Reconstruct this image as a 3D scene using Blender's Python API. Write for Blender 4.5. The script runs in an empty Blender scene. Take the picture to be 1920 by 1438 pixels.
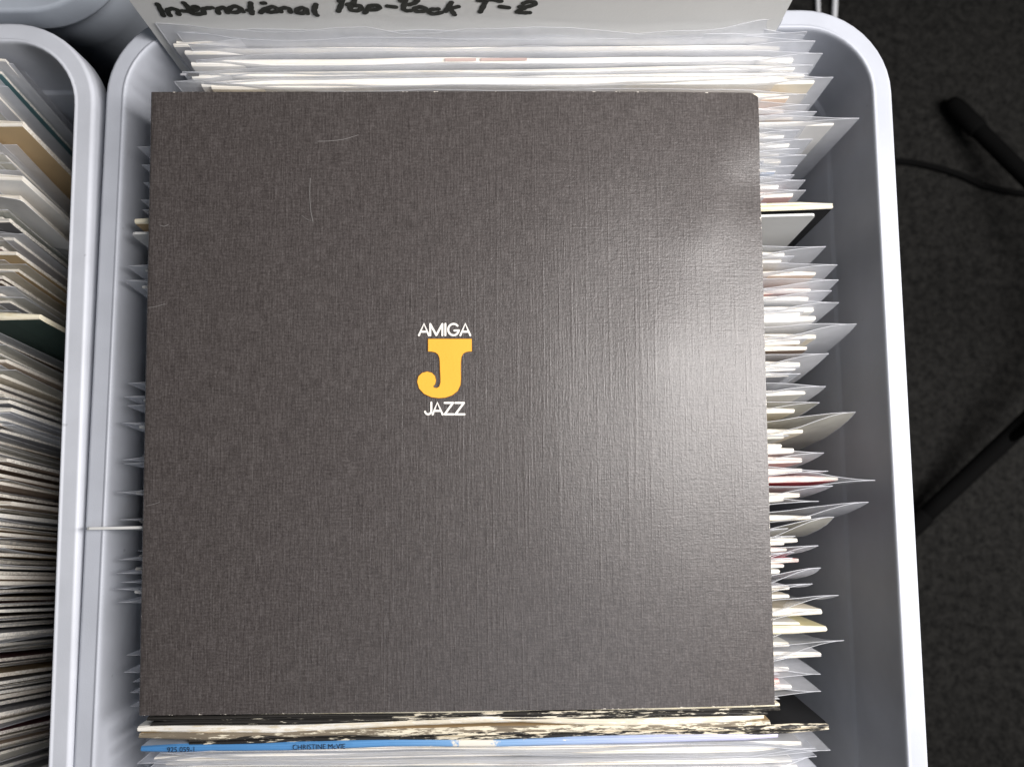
import bpy, bmesh, math, random
from mathutils import Vector, Matrix, Euler, noise
R = math.radians
random.seed(7)
scene = bpy.context.scene
C = scene.collection

# ------------------------------------------------------------------ camera
FPX = 1480.0                       # focal length in photo pixels (1920 wide)
TILT = math.atan(148 / FPX)        # camera leans a little towards the far end of the crate
HC = 0.404                         # camera height above the crate rim (rim is z = 0)
cam_d = bpy.data.cameras.new('camera')
cam = bpy.data.objects.new('camera', cam_d); C.objects.link(cam)
cam.location = (0, 0, HC)
cam.rotation_euler = (TILT, 0, 0)
cam_d.sensor_fit = 'HORIZONTAL'; cam_d.sensor_width = 36.0
cam_d.lens = 36.0 * FPX / 1920.0
cam_d.clip_start = 0.02; cam_d.clip_end = 50
cam_d.dof.use_dof = True
cam_d.dof.focus_distance = 0.398
cam_d.dof.aperture_fstop = 6.5
scene.camera = cam

# ------------------------------------------------------------------ world, lamps, exposure
world = bpy.data.worlds.new('World'); scene.world = world; world.use_nodes = True
bg = world.node_tree.nodes['Background']
bg.inputs[0].default_value = (0.86, 0.92, 1.0, 1); bg.inputs[1].default_value = 0.035

def area(name, loc, target, sx, sy, power, col):
    l = bpy.data.lights.new(name, 'AREA'); l.shape = 'RECTANGLE'; l.size = sx; l.size_y = sy
    l.energy = power; l.color = col
    o = bpy.data.objects.new(name, l); C.objects.link(o); o.location = loc
    o.rotation_euler = (Vector(target) - Vector(loc)).to_track_quat('-Z', 'Y').to_euler()
    return o
area('shop_lamp', (0.56, 0.07, 0.58), (0.0, 0.02, 0), 0.22, 0.86, 17.0, (1.0, 0.965, 0.945))
area('fill_light', (0.30, -0.75, 1.7), (0, 0, 0), 0.8, 0.4, 3.8, (0.84, 0.91, 1.0))  # cool fill added on the viewer's side to brighten the sleeve fronts

scene.view_settings.view_transform = 'Standard'
scene.view_settings.look = 'None'
scene.view_settings.exposure = 0.0
scene.view_settings.gamma = 1.0
scene.cycles.transparent_max_bounces = 32
scene.cycles.max_bounces = 7
scene.cycles.use_denoising = True

# ------------------------------------------------------------------ pixel -> world on a plane
ct, st = math.cos(TILT), math.sin(TILT)
def ray(px, py):
    u = (px - 960) / FPX; v = (719 - py) / FPX
    return Vector((u, v * ct + st, v * st - ct))
def at(px, py, z=0.0):
    d = ray(px, py); s = (z - HC) / d.z
    return Vector((d.x * s, d.y * s, z))
def at_plane(px, py, p0, n):
    d = ray(px, py); o = Vector((0, 0, HC)); s = (p0 - o).dot(n) / d.dot(n)
    return o + d * s

# ------------------------------------------------------------------ helpers
def tag(o, label=None, cat=None, group=None, kind=None):
    if label: o['label'] = label
    if cat: o['category'] = cat
    if group: o['group'] = group
    if kind: o['kind'] = kind
    return o
def empty(name, loc=(0, 0, 0), rot=(0, 0, 0)):
    o = bpy.data.objects.new(name, None); C.objects.link(o)
    o.empty_display_size = 0.02; o.location = loc; o.rotation_euler = rot
    return o
def meshobj(name, verts, faces, mats, parent=None, fm=None, smooth=False):
    m = bpy.data.meshes.new(name); m.from_pydata([tuple(v) for v in verts], [], faces)
    for mt in (mats if isinstance(mats, (list, tuple)) else [mats]): m.materials.append(mt)
    if fm: m.polygons.foreach_set('material_index', fm)
    if smooth: m.polygons.foreach_set('use_smooth', [True] * len(m.polygons))
    m.update()
    o = bpy.data.objects.new(name, m); C.objects.link(o)
    if parent: o.parent = parent
    return o
def tube_geo(pts, r, seg=6, verts=None, faces=None, cap=True):
    verts = [] if verts is None else verts; faces = [] if faces is None else faces
    base = len(verts); n = len(pts)
    for i, p in enumerate(pts):
        a = pts[max(0, i - 1)]; b = pts[min(n - 1, i + 1)]
        t = (Vector(b) - Vector(a)).normalized()
        up = Vector((0, 0, 1)) if abs(t.z) < .9 else Vector((0, 1, 0))
        s = t.cross(up).normalized(); w = s.cross(t)
        rr = r[i] if isinstance(r, (list, tuple)) else r
        for k in range(seg):
            an = 2 * math.pi * k / seg
            verts.append(Vector(p) + (s * math.cos(an) + w * math.sin(an)) * rr)
    for i in range(n - 1):
        for k in range(seg):
            a = base + i * seg + k; b = base + i * seg + (k + 1) % seg
            faces.append((a, b, b + seg, a + seg))
    if cap:
        faces.append(tuple(base + k for k in range(seg))[::-1])
        faces.append(tuple(base + (n - 1) * seg + k for k in range(seg)))
    return verts, faces
def spline(pts, n=8):
    """Catmull-Rom through 2D/3D points."""
    P = [Vector(p) for p in pts]; out = []
    if len(P) < 3: return P
    Q = [P[0] * 2 - P[1]] + P + [P[-1] * 2 - P[-2]]
    for i in range(1, len(Q) - 2):
        for k in range(n):
            t = k / n; a, b, c, d = Q[i - 1], Q[i], Q[i + 1], Q[i + 2]
            out.append(.5 * ((2 * b) + (c - a) * t + (2 * a - 5 * b + 4 * c - d) * t * t + (3 * b - a - 3 * c + d) * t ** 3))
    out.append(P[-1]); return out

# ------------------------------------------------------------------ materials
def newmat(name):
    m = bpy.data.materials.new(name); m.use_nodes = True
    nt = m.node_tree; b = nt.nodes['Principled BSDF']
    return m, nt, b
def N(nt, typ, **kw):
    n = nt.nodes.new(typ)
    for k, v in kw.items():
        if k in n.inputs: n.inputs[k].default_value = v
        else: setattr(n, k, v)
    return n
def ramp(nt, fac, stops):
    r = nt.nodes.new('ShaderNodeValToRGB'); e = r.color_ramp.elements
    while len(e) < len(stops): e.new(.5)
    for i, (p, c) in enumerate(stops):
        e[i].position = p; e[i].color = (*c, 1) if len(c) == 3 else c
    nt.links.new(fac, r.inputs[0]); return r
def coords(nt, scale=(1, 1, 1), kind='Object'):
    tc = N(nt, 'ShaderNodeTexCoord'); mp = N(nt, 'ShaderNodeMapping')
    mp.inputs['Scale'].default_value = scale
    nt.links.new(tc.outputs[kind], mp.inputs[0]); return mp.outputs[0]
def noise_tex(nt, vec, scale, detail=3, rough=.55):
    n = N(nt, 'ShaderNodeTexNoise'); n.inputs['Scale'].default_value = scale
    n.inputs['Detail'].default_value = detail; n.inputs['Roughness'].default_value = rough
    nt.links.new(vec, n.inputs['Vector']); return n
def bump(nt, b, h, dist, strength=1.0):
    bp = N(nt, 'ShaderNodeBump'); bp.inputs['Distance'].default_value = dist
    bp.inputs['Strength'].default_value = strength
    nt.links.new(h, bp.inputs['Height']); nt.links.new(bp.outputs[0], b.inputs['Normal']); return bp

def mat_plastic_crate(name, col):
    m, nt, b = newmat(name)
    v = coords(nt)
    n = noise_tex(nt, v, 38, 4)
    c = ramp(nt, n.outputs[0], [(.3, tuple(x * .94 for x in col)), (.7, tuple(min(1, x * 1.05) for x in col))])
    nt.links.new(c.outputs[0], b.inputs['Base Color'])
    # grime specks and fine scuffs
    s = noise_tex(nt, v, 130, 2)
    sm = ramp(nt, s.outputs[0], [(.745, (0, 0, 0)), (.775, (1, 1, 1))])
    mx = N(nt, 'ShaderNodeMix', data_type='RGBA'); mx.inputs[7].default_value = (*[x * .55 for x in col], 1)
    mu = N(nt, 'ShaderNodeMath', operation='MULTIPLY'); mu.inputs[1].default_value = .45
    nt.links.new(sm.outputs[0], mu.inputs[0]); nt.links.new(mu.outputs[0], mx.inputs[0])
    nt.links.new(c.outputs[0], mx.inputs[6]); nt.links.new(mx.outputs[2], b.inputs['Base Color'])
    f = noise_tex(nt, v, 1500, 2)
    bump(nt, b, f.outputs[0], .00008, .6)
    b.inputs['Roughness'].default_value = .42
    b.inputs['Specular IOR Level'].default_value = .4
    return m
M_crate = mat_plastic_crate('grey_blue_plastic', (.45, .47, .52))
M_crate2 = mat_plastic_crate('grey_blue_plastic_left', (.56, .58, .63))
M_crate3 = mat_plastic_crate('grey_blue_plastic_back', (.45, .49, .55))

def mat_carpet():
    m, nt, b = newmat('charcoal_carpet')
    v = coords(nt)
    a = noise_tex(nt, v, 260, 3, .7); c = noise_tex(nt, v, 120, 3, .6)
    ad = N(nt, 'ShaderNodeMath', operation='ADD'); nt.links.new(a.outputs[0], ad.inputs[0]); nt.links.new(c.outputs[0], ad.inputs[1])
    r = ramp(nt, ad.outputs[0], [(.38, (.0055, .0055, .0052)), (.62, (.0185, .0180, .0168))])
    ad.use_clamp = False
    hf = N(nt, 'ShaderNodeMath', operation='MULTIPLY'); hf.inputs[1].default_value = .5
    nt.links.new(ad.outputs[0], hf.inputs[0]); nt.links.new(hf.outputs[0], r.inputs[0])
    nt.links.new(r.outputs[0], b.inputs['Base Color'])
    b.inputs['Roughness'].default_value = .95; b.inputs['Specular IOR Level'].default_value = .1
    bump(nt, b, a.outputs[0], .003, .9)
    return m
M_carpet = mat_carpet()

def mat_film(name, alpha, col, rough=.22):
    """Milky polythene: part clear, part scattering, with a soft gloss."""
    m = bpy.data.materials.new(name); m.use_nodes = True; nt = m.node_tree
    for n in list(nt.nodes): nt.nodes.remove(n)
    out = N(nt, 'ShaderNodeOutputMaterial')
    tr = N(nt, 'ShaderNodeBsdfTransparent'); tr.inputs[0].default_value = (.97, .975, .985, 1)
    di = N(nt, 'ShaderNodeBsdfDiffuse'); di.inputs[0].default_value = (*col, 1)
    tl = N(nt, 'ShaderNodeBsdfTranslucent'); tl.inputs[0].default_value = (*col, 1)
    gl = N(nt, 'ShaderNodeBsdfGlossy'); gl.inputs['Roughness'].default_value = rough; gl.inputs[0].default_value = (.9, .92, .95, 1)
    v = coords(nt); nz = noise_tex(nt, v, 45, 3); 
    bp = N(nt, 'ShaderNodeBump'); bp.inputs['Distance'].default_value = .0012; bp.inputs['Strength'].default_value = .5
    nt.links.new(nz.outputs[0], bp.inputs['Height']); nt.links.new(bp.outputs[0], gl.inputs['Normal']); nt.links.new(bp.outputs[0], di.inputs['Normal'])
    m1 = N(nt, 'ShaderNodeMixShader'); m1.inputs[0].default_value = .45
    nt.links.new(di.outputs[0], m1.inputs[1]); nt.links.new(tl.outputs[0], m1.inputs[2])
    m2 = N(nt, 'ShaderNodeMixShader'); m2.inputs[0].default_value = .12
    nt.links.new(m1.outputs[0], m2.inputs[1]); nt.links.new(gl.outputs[0], m2.inputs[2])
    m3 = N(nt, 'ShaderNodeMixShader')
    rr = ramp(nt, nz.outputs[0], [(.25, (alpha * .8,) * 3), (.75, (min(1, alpha * 1.2),) * 3)])
    nt.links.new(rr.outputs[0], m3.inputs[0])
    nt.links.new(tr.outputs[0], m3.inputs[1]); nt.links.new(m2.outputs[0], m3.inputs[2])
    nt.links.new(m3.outputs[0], out.inputs[0])
    return m
M_film = mat_film('milky_film', .56, (.88, .89, .92))
M_film_y = mat_film('yellowed_film', .48, (.78, .76, .68))
M_film_edge = mat_film('film_edge', .5, (.88, .89, .92), .3)

def mat_paper(name, col, spec=.35, wear=.0, print_amt=.12, rough=.6, spine=False, worn=(.78, .72, .58)):
    """Printed card. wear > 0: chipped print showing board."""
    m, nt, b = newmat(name)
    v = coords(nt)
    n = noise_tex(nt, v, 22, 3)
    c = ramp(nt, n.outputs[0], [(.3, tuple(max(0, x * (1 - print_amt)) for x in col)), (.7, tuple(min(1, x * (1 + print_amt)) for x in col))])
    src = c.outputs[0]
    if wear > 0:
        vs = coords(nt, (.16, 1, 1))
        w = noise_tex(nt, vs, 620, 4, .68)
        w2 = noise_tex(nt, v, 18, 2)
        ad = N(nt, 'ShaderNodeMath', operation='MULTIPLY_ADD'); ad.inputs[1].default_value = .55
        nt.links.new(w2.outputs[0], ad.inputs[0]); nt.links.new(w.outputs[0], ad.inputs[2])
        k = ramp(nt, ad.outputs[0], [(1.0 - .5 * wear - .03, (0, 0, 0)), (1.0 - .5 * wear + .03, (1, 1, 1))])
        sc = N(nt, 'ShaderNodeMix', data_type='RGBA'); nt.links.new(k.outputs[0], sc.inputs[0])
        nt.links.new(src, sc.inputs[6]); sc.inputs[7].default_value = (*worn, 1)
        src = sc.outputs[2]
        bump(nt, b, ad.outputs[0], .0004, .6)
    else:
        f = noise_tex(nt, v, 700, 3); bump(nt, b, f.outputs[0], .0001, .5)
    nt.links.new(src, b.inputs['Base Color'])
    b.inputs['Roughness'].default_value = rough
    b.inputs['Specular IOR Level'].default_value = spec
    return m
PAL = {
    'white': (.80, .79, .77), 'cream': (.76, .69, .56), 'pale grey': (.60, .60, .62), 'pink': (.78, .50, .47),
    'beige': (.72, .58, .46), 'red': (.62, .07, .09), 'grey': (.34, .34, .36), 'tan': (.50, .36, .20),
    'dark green': (.035, .065, .055), 'black': (.012, .012, .013), 'pale blue': (.50, .58, .72), 'brown': (.20, .14, .10),
    'yellowish': (.74, .68, .42), 'maroon': (.15, .04, .05), 'teal': (.10, .20, .22), 'dark grey': (.10, .10, .105),
}
FACE = {k: mat_paper('printed_card_' + k.replace(' ', '_'), v) for k, v in PAL.items()}
EDGE = {k: mat_paper('card_edge_' + k.replace(' ', '_'), tuple(.35 * a + .65 * e for a, e in zip(v, (.80, .77, .71))), wear=.45, worn=(.82, .78, .70)) for k, v in PAL.items()}
M_spine_black = mat_paper('worn_black_spine', (.022, .020, .018), wear=.36, worn=(.70, .63, .49))
M_spine_black2 = mat_paper('lightly_worn_black_spine', (.026, .024, .022), wear=.24, worn=(.74, .68, .55))
M_spine_tan = mat_paper('worn_tan_spine', (.20, .165, .12), wear=.40, worn=(.72, .66, .52))
M_spine_white = mat_paper('worn_white_spine', (.78, .75, .69), wear=.5, worn=(.66, .60, .48))
M_board = mat_paper('raw_board', (.72, .64, .45), wear=.6, worn=(.80, .74, .58))
M_card = mat_paper('divider_card', (.60, .60, .585), print_amt=.02, rough=.5)
M_ink = mat_paper('black_marker_ink', (.016, .017, .013), print_amt=.3)
M_spineink = mat_paper('black_print', (.012, .018, .03), print_amt=.1)
M_faded = mat_paper('faded_print', (.50, .38, .35))
def mat_blue():
    m, nt, b = newmat('blue_spine')
    v = coords(nt)
    sep = N(nt, 'ShaderNodeSeparateXYZ'); nt.links.new(v, sep.inputs[0])
    mr = N(nt, 'ShaderNodeMapRange'); mr.inputs[1].default_value = -.158; mr.inputs[2].default_value = .158
    nt.links.new(sep.outputs[0], mr.inputs[0])
    c = ramp(nt, mr.outputs[0], [(0, (.06, .21, .46)), (.38, (.095, .27, .54)), (.55, (.20, .37, .62)), (.80, (.42, .47, .66)), (1, (.52, .50, .66))])  # paling to lavender on the right is overexposure painted into the blue
    w = noise_tex(nt, coords(nt, (.3, 1, 1)), 330, 5, .7)
    k = ramp(nt, w.outputs[0], [(.66, (0, 0, 0)), (.70, (1, 1, 1))])
    # one rubbed-through patch half way along
    d = N(nt, 'ShaderNodeMath', operation='SUBTRACT'); d.inputs[1].default_value = .525; nt.links.new(mr.outputs[0], d.inputs[0])
    ab = N(nt, 'ShaderNodeMath', operation='ABSOLUTE'); nt.links.new(d.outputs[0], ab.inputs[0])
    wn = noise_tex(nt, v, 500, 3)
    sm = N(nt, 'ShaderNodeMath', operation='MULTIPLY_ADD'); sm.inputs[1].default_value = .05; nt.links.new(wn.outputs[0], sm.inputs[0]); nt.links.new(ab.outputs[0], sm.inputs[2])
    pk = ramp(nt, sm.outputs[0], [(.052, (1, 1, 1)), (.060, (0, 0, 0))])
    mxk = N(nt, 'ShaderNodeMath', operation='MAXIMUM'); nt.links.new(k.outputs[0], mxk.inputs[0]); nt.links.new(pk.outputs[0], mxk.inputs[1])
    mx = N(nt, 'ShaderNodeMix', data_type='RGBA'); nt.links.new(mxk.outputs[0], mx.inputs[0])
    nt.links.new(c.outputs[0], mx.inputs[6]); mx.inputs[7].default_value = (.74, .70, .62, 1)
    nt.links.new(mx.outputs[2], b.inputs['Base Color']); b.inputs['Roughness'].default_value = .5
    bump(nt, b, w.outputs[0], .0003, .5)
    return m
M_blue = mat_blue()
M_blackmetal = mat_paper('black_painted_steel', (.003, .003, .003), print_amt=.1, rough=.9, spec=.04)
M_rubber = mat_paper('black_rubber', (.003, .003, .003), print_amt=.1, rough=.85, spec=.04)
M_cable_w = mat_paper('white_cable', (.62, .63, .65), print_amt=.03, rough=.5)

# ------------------------------------------------------------------ the floor
ZF = -0.326
fl = meshobj('floor', [(-3, -3, ZF), (3, -3, ZF), (3, 3, ZF), (-3, 3, ZF)], [(0, 1, 2, 3)], M_carpet)
tag(fl, 'charcoal grey carpet around the crates', kind='structure')

# ------------------------------------------------------------------ crates
def rrect(w, l, r, d, n=12):
    hw, hl, rr = w / 2 - d, l / 2 - d, max(.004, r - d)
    pts = []
    for cx, cy, a0 in ((hw - rr, hl - rr, 0), (-hw + rr, hl - rr, 90), (-hw + rr, -hl + rr, 180), (hw - rr, -hl + rr, 270)):
        for k in range(n + 1):
            a = R(a0 + 90 * k / n); pts.append((cx + rr * math.cos(a), cy + rr * math.sin(a)))
    return pts
def sweep(name, w, l, r, prof, mat, parent, close_last=False, close_first=False):
    verts, faces = [], []
    rings = [rrect(w, l, r, d) for d, z in prof]; n = len(rings[0])
    for (d, z), ring in zip(prof, rings): verts += [(x, y, z) for x, y in ring]
    for i in range(len(prof) - 1):
        for k in range(n):
            a = i * n + k; b = i * n + (k + 1) % n
            faces.append((a, b, b + n, a + n))
    if close_last: faces.append(tuple(range((len(prof) - 1) * n, len(prof) * n)))
    if close_first: faces.append(tuple(range(n))[::-1])
    return meshobj(name, verts, faces, mat, parent, smooth=True)
def crate(cx, cy, w, l, rz, mat, label, r=.047, depth=.318, zoff=0.0):
    t = empty('storage_crate', (cx, cy, ZF + .001 + zoff), (0, 0, rz))
    z0 = -(ZF + .001)
    def P(*pp): return [(d, z + z0) for d, z in pp]
    rim = P((.0105, -.0195), (.0022, -.0205), (.0008, -.0195), (0, -.017), (0, -.0030), (.0002, -.0016), (.0008, -.0006), (.0017, -.0001), (.0023, 0), (.0028, 0),
            (.0106, -.0004), (.0110, -.0004), (.0117, 0), (.0125, .0002), (.0132, -.0002), (.0137, -.0014), (.01385, -.0030), (.0139, -.0070))
    rim = [(d * .80, z) for d, z in rim]
    sweep('rim', w, l, r, rim, mat, t)
    inner = P((.01112, -.0070), (.0122, -.052), (.0125, -.0532), (.0139, -.0538), (.0145, -.0552), (.0185, -.310), (.0200, -.314), (.0245, -depth))
    sweep('inner_wall', w, l, r, inner, mat, t)
    outer = P((.0084, -.0195), (.0090, -.054), (.0112, -.056), (.0152, -.320), (.0190, ZF + .0010))
    sweep('outer_wall', w, l, r, outer, mat, t, close_last=True)
    fl = rrect(w, l, r, .0245)
    meshobj('base', [(x, y, z0 - depth) for x, y in fl], [tuple(range(len(fl)))], mat, t)
    return tag(t, label, 'crate', 'plastic storage crates')
main = crate(-.0059, -.0570, .4208, .600, R(.25), M_crate, 'grey plastic crate with rounded corners holding the records under the black booklet')
left = crate(-.4222, -.068, .410, .600, R(1.0), M_crate2, 'grey plastic crate packed with records along the left edge', zoff=.0022)
backl = crate(-.4240, .5415, .412, .600, R(.3), M_crate3, 'grey crate whose rounded front corner shows at top left')
backr = crate(-.030, .4700, .352, .400, R(0), M_crate3, 'grey crate standing behind the handwritten divider card', r=.012)

# ------------------------------------------------------------------ dark linen booklet lying on the records
BK = dict(x=-.02701, y=.03416, z=.00989, rz=.00908, rx=.03876, ry=.01398)
BW, BH, BT = .3122, .3105, .0022
mb = Matrix.Translation((BK['x'], BK['y'], BK['z'])) @ Matrix.Rotation(BK['rz'], 4, 'Z') @ Matrix.Rotation(BK['ry'], 4, 'Y') @ Matrix.Rotation(BK['rx'], 4, 'X')
b_n = (mb.to_3x3() @ Vector((0, 0, 1))).normalized(); b_p = mb.translation.copy()
def zlim(y, x=None):
    """height of the booklet's underside: nothing in the crate may come through it"""
    return .0056 + .0388 * (y - .034)

def mat_linen():
    m, nt, b = newmat('dark_linen_card')
    tc = N(nt, 'ShaderNodeTexCoord')
    def sc(s):
        mp = N(nt, 'ShaderNodeMapping'); mp.inputs['Scale'].default_value = s
        nt.links.new(tc.outputs['Object'], mp.inputs[0]); return mp.outputs[0]
    warp = noise_tex(nt, sc((1, 1, 1)), 30, 2)
    fine_v = noise_tex(nt, sc((1350, 120, 1)), 1, 3, .6)        # warp threads
    fine_h = noise_tex(nt, sc((150, 1250, 1)), 1, 3, .6)        # weft threads
    slub_v = noise_tex(nt, sc((620, 13, 1)), 1, 2, .5)         # long slubs
    slub_h = noise_tex(nt, sc((24, 560, 1)), 1, 2, .5)
    blot = noise_tex(nt, sc((1, 1, 1)), 900, 3, .6)
    cloud = noise_tex(nt, sc((1, 1, 1)), 95, 4, .6)
    def mul(a, k):
        q = N(nt, 'ShaderNodeMath', operation='MULTIPLY'); nt.links.new(a, q.inputs[0]); q.inputs[1].default_value = k; return q.outputs[0]
    def add(a, c):
        q = N(nt, 'ShaderNodeMath', operation='ADD'); nt.links.new(a, q.inputs[0]); nt.links.new(c, q.inputs[1]); return q.outputs[0]
    sv = ramp(nt, slub_v.outputs[0], [(.50, (0, 0, 0)), (.80, (1, 1, 1))])
    sh = ramp(nt, slub_h.outputs[0], [(.52, (0, 0, 0)), (.82, (1, 1, 1))])
    hgt = add(add(mul(fine_v.outputs[0], .75), mul(fine_h.outputs[0], .5)), add(mul(sv.outputs[0], .5), add(mul(sh.outputs[0], .2), mul(blot.outputs[0], .8))))
    bump(nt, b, hgt, .000115, 1.0)
    # rubbed thread tops are paler; faint blotches
    tops = add(mul(fine_v.outputs[0], .32), add(mul(fine_h.outputs[0], .22), add(mul(blot.outputs[0], .3), mul(cloud.outputs[0], .08))))
    c = ramp(nt, tops, [(.36, (.036, .030, .0285)), (.46, (.062, .053, .0505)), (.57, (.102, .090, .087))])
    st = N(nt, 'ShaderNodeMix', data_type='RGBA'); st.inputs[7].default_value = (.20, .185, .175, 1)
    lv = noise_tex(nt, sc((1150, 17, 1)), 1, 2, .5)
    rare = ramp(nt, lv.outputs[0], [(.69, (0, 0, 0)), (.78, (.30, .30, .30))])
    nt.links.new(rare.outputs[0], st.inputs[0]); nt.links.new(c.outputs[0], st.inputs[6])
    # chipped print along the rims
    sp = N(nt, 'ShaderNodeSeparateXYZ'); nt.links.new(tc.outputs['Object'], sp.inputs[0])
    def edge_d(sock, half):
        ab = N(nt, 'ShaderNodeMath', operation='ABSOLUTE'); nt.links.new(sock, ab.inputs[0])
        q = N(nt, 'ShaderNodeMath', operation='SUBTRACT'); q.inputs[0].default_value = half; nt.links.new(ab.outputs[0], q.inputs[1]); return q.outputs[0]
    mn = N(nt, 'ShaderNodeMath', operation='MINIMUM'); nt.links.new(edge_d(sp.outputs[0], BW / 2), mn.inputs[0]); nt.links.new(edge_d(sp.outputs[1], BH / 2), mn.inputs[1])
    wn = noise_tex(nt, sc((1, 1, 1)), 330, 4, .7)
    k = N(nt, 'ShaderNodeMapRange'); k.inputs[1].default_value = .60; k.inputs[2].default_value = .80; k.inputs[3].default_value = 0; k.inputs[4].default_value = .0016
    nt.links.new(wn.outputs[0], k.inputs[0])
    cmp = N(nt, 'ShaderNodeMath', operation='LESS_THAN'); nt.links.new(mn.outputs[0], cmp.inputs[0]); nt.links.new(k.outputs[0], cmp.inputs[1])
    wx = N(nt, 'ShaderNodeMix', data_type='RGBA'); wx.inputs[7].default_value = (.66, .61, .54, 1)
    nt.links.new(cmp.outputs[0], wx.inputs[0]); nt.links.new(st.outputs[2], wx.inputs[6])
    nt.links.new(wx.outputs[2], b.inputs['Base Color'])
    b.inputs['Roughness'].default_value = .36
    b.inputs['Specular IOR Level'].default_value = .58
    return m
M_linen = mat_linen()
bk = empty('booklet'); bk.matrix_world = mb
def sst(a, b, x):
    t = min(1, max(0, (x - a) / (b - a))); return t * t * (3 - 2 * t)
def bk_h(x, y):
    """sag and handling dents of the cover (local x, y from the middle)"""
    u = x / BW + .5; v = y / BH + .5
    z = 0.0
    z -= .0028 * max(0, (u - .60) / .40) ** 2                                  # the right third bows down
    # diagonal crease running in from the right edge near the top corner
    ax, ay, bx, by = .995, .955, .915, .80
    t = ((u - ax) * (bx - ax) + (v - ay) * (by - ay)) / ((bx - ax) ** 2 + (by - ay) ** 2); t = max(0, min(1.25, t))
    dx = u - (ax + t * (bx - ax)); dy = v - (ay + t * (by - ay))
    sd = dx * (by - ay) - dy * (bx - ax)
    d = math.hypot(dx, dy)
    z += .0007 * math.exp(-(d / .050) ** 2) * (1 if sd < 0 else .9)
    z -= .0011 * math.exp(-(((u - .975) / .050) ** 2 + ((v - .845) / .05) ** 2))
    z += .0008 * math.exp(-(((u - .82) / .07) ** 2 + ((v - .57) / .10) ** 2))
    z -= .0005 * math.exp(-(((u - .90) / .07) ** 2 + ((v - .30) / .16) ** 2))
    z += .00025 * noise.noise(Vector((x * 22, y * 16, 1.3))) * sst(.05, .4, abs(u - .46) * 2)
    return z
def booklet():
    th = .00045; nx, ny = 92, 92; r = BT / 2
    prof_o, prof_i = [], []                   # outer and inner line of the folded sheet: right-top -> spine -> right-bottom
    for i in range(nx + 1):
        x = BW / 2 - (BW - r) * i / nx; prof_o.append((x, 0, 1)); prof_i.append((x, -th, 1))
    for k in range(1, 8):
        a = math.pi * k / 8
        prof_o.append((-BW / 2 + r - r * math.sin(a), -r + r * math.cos(a), 1 - k / 8)); prof_i.append((-BW / 2 + r - (r - th) * math.sin(a), -r + (r - th) * math.cos(a), 1 - k / 8))
    for i in range(0, 49):
        x = -BW / 2 + r + (BW - r - .001) * i / 48; prof_o.append((x, -BT, 0)); prof_i.append((x, -BT + th, 0))
    n = len(prof_o); verts, faces, fm = [], [], []
    random.seed(3)
    for j in range(ny + 1):
        y = -BH / 2 + BH * j / ny
        for p in (prof_o, prof_i):
            for (x, z, w) in p:
                yy = y
                if x > BW / 2 - .004 and j == ny and w > .5: yy -= .0022 * sst(BW / 2 - .004, BW / 2, x)      # knocked corner
                verts.append((x, yy, z + bk_h(x, y)))
    S = 2 * n
    for j in range(ny):
        for i in range(n - 1):
            a = j * S + i; faces.append((a, a + S, a + S + 1, a + 1)); fm.append(0)
            b = j * S + n + i; faces.append((b, b + 1, b + S + 1, b + S)); fm.append(1)
        for e, fl in ((0, 1), (n - 1, 0)):
            a = j * S + e; b = a + n; faces.append((a, b, b + S, a + S) if fl else (a, a + S, b + S, b)); fm.append(1)
    for j, fl in ((0, 0), (ny, 1)):
        for i in range(n - 1):
            a = j * S + i; b = a + n; faces.append((a, a + 1, b + 1, b) if not fl else (a, b, b + 1, a + 1)); fm.append(1)
    meshobj('cover', verts, faces, [M_linen, M_board], bk, fm, smooth=True).data.set_sharp_from_angle(angle=R(50))
    # two inner leaves, a little shorter than the cover
    for q in range(2):
        v2, f2 = [], []; x0, x1 = -BW / 2 + .004, BW / 2 - .0015 - .001 * q; z = -.0009 - .0005 * q
        for j in range(41):
            for i in range(41):
                v2.append((x0 + (x1 - x0) * i / 40, (-BH / 2 + .001) + (BH - .002) * j / 40, z + bk_h(x0 + (x1 - x0) * i / 40, (-BH / 2 + .001) + (BH - .002) * j / 40)))
        for j in range(40):
            for i in range(40):
                a = j * 41 + i; f2.append((a, a + 1, a + 42, a + 41))
        meshobj('inner_leaf', v2, f2, FACE['cream'], bk, smooth=True)
booklet()
tag(bk, 'square black linen-textured booklet with yellow letter emblem, lying across the records', 'booklet')

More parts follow.
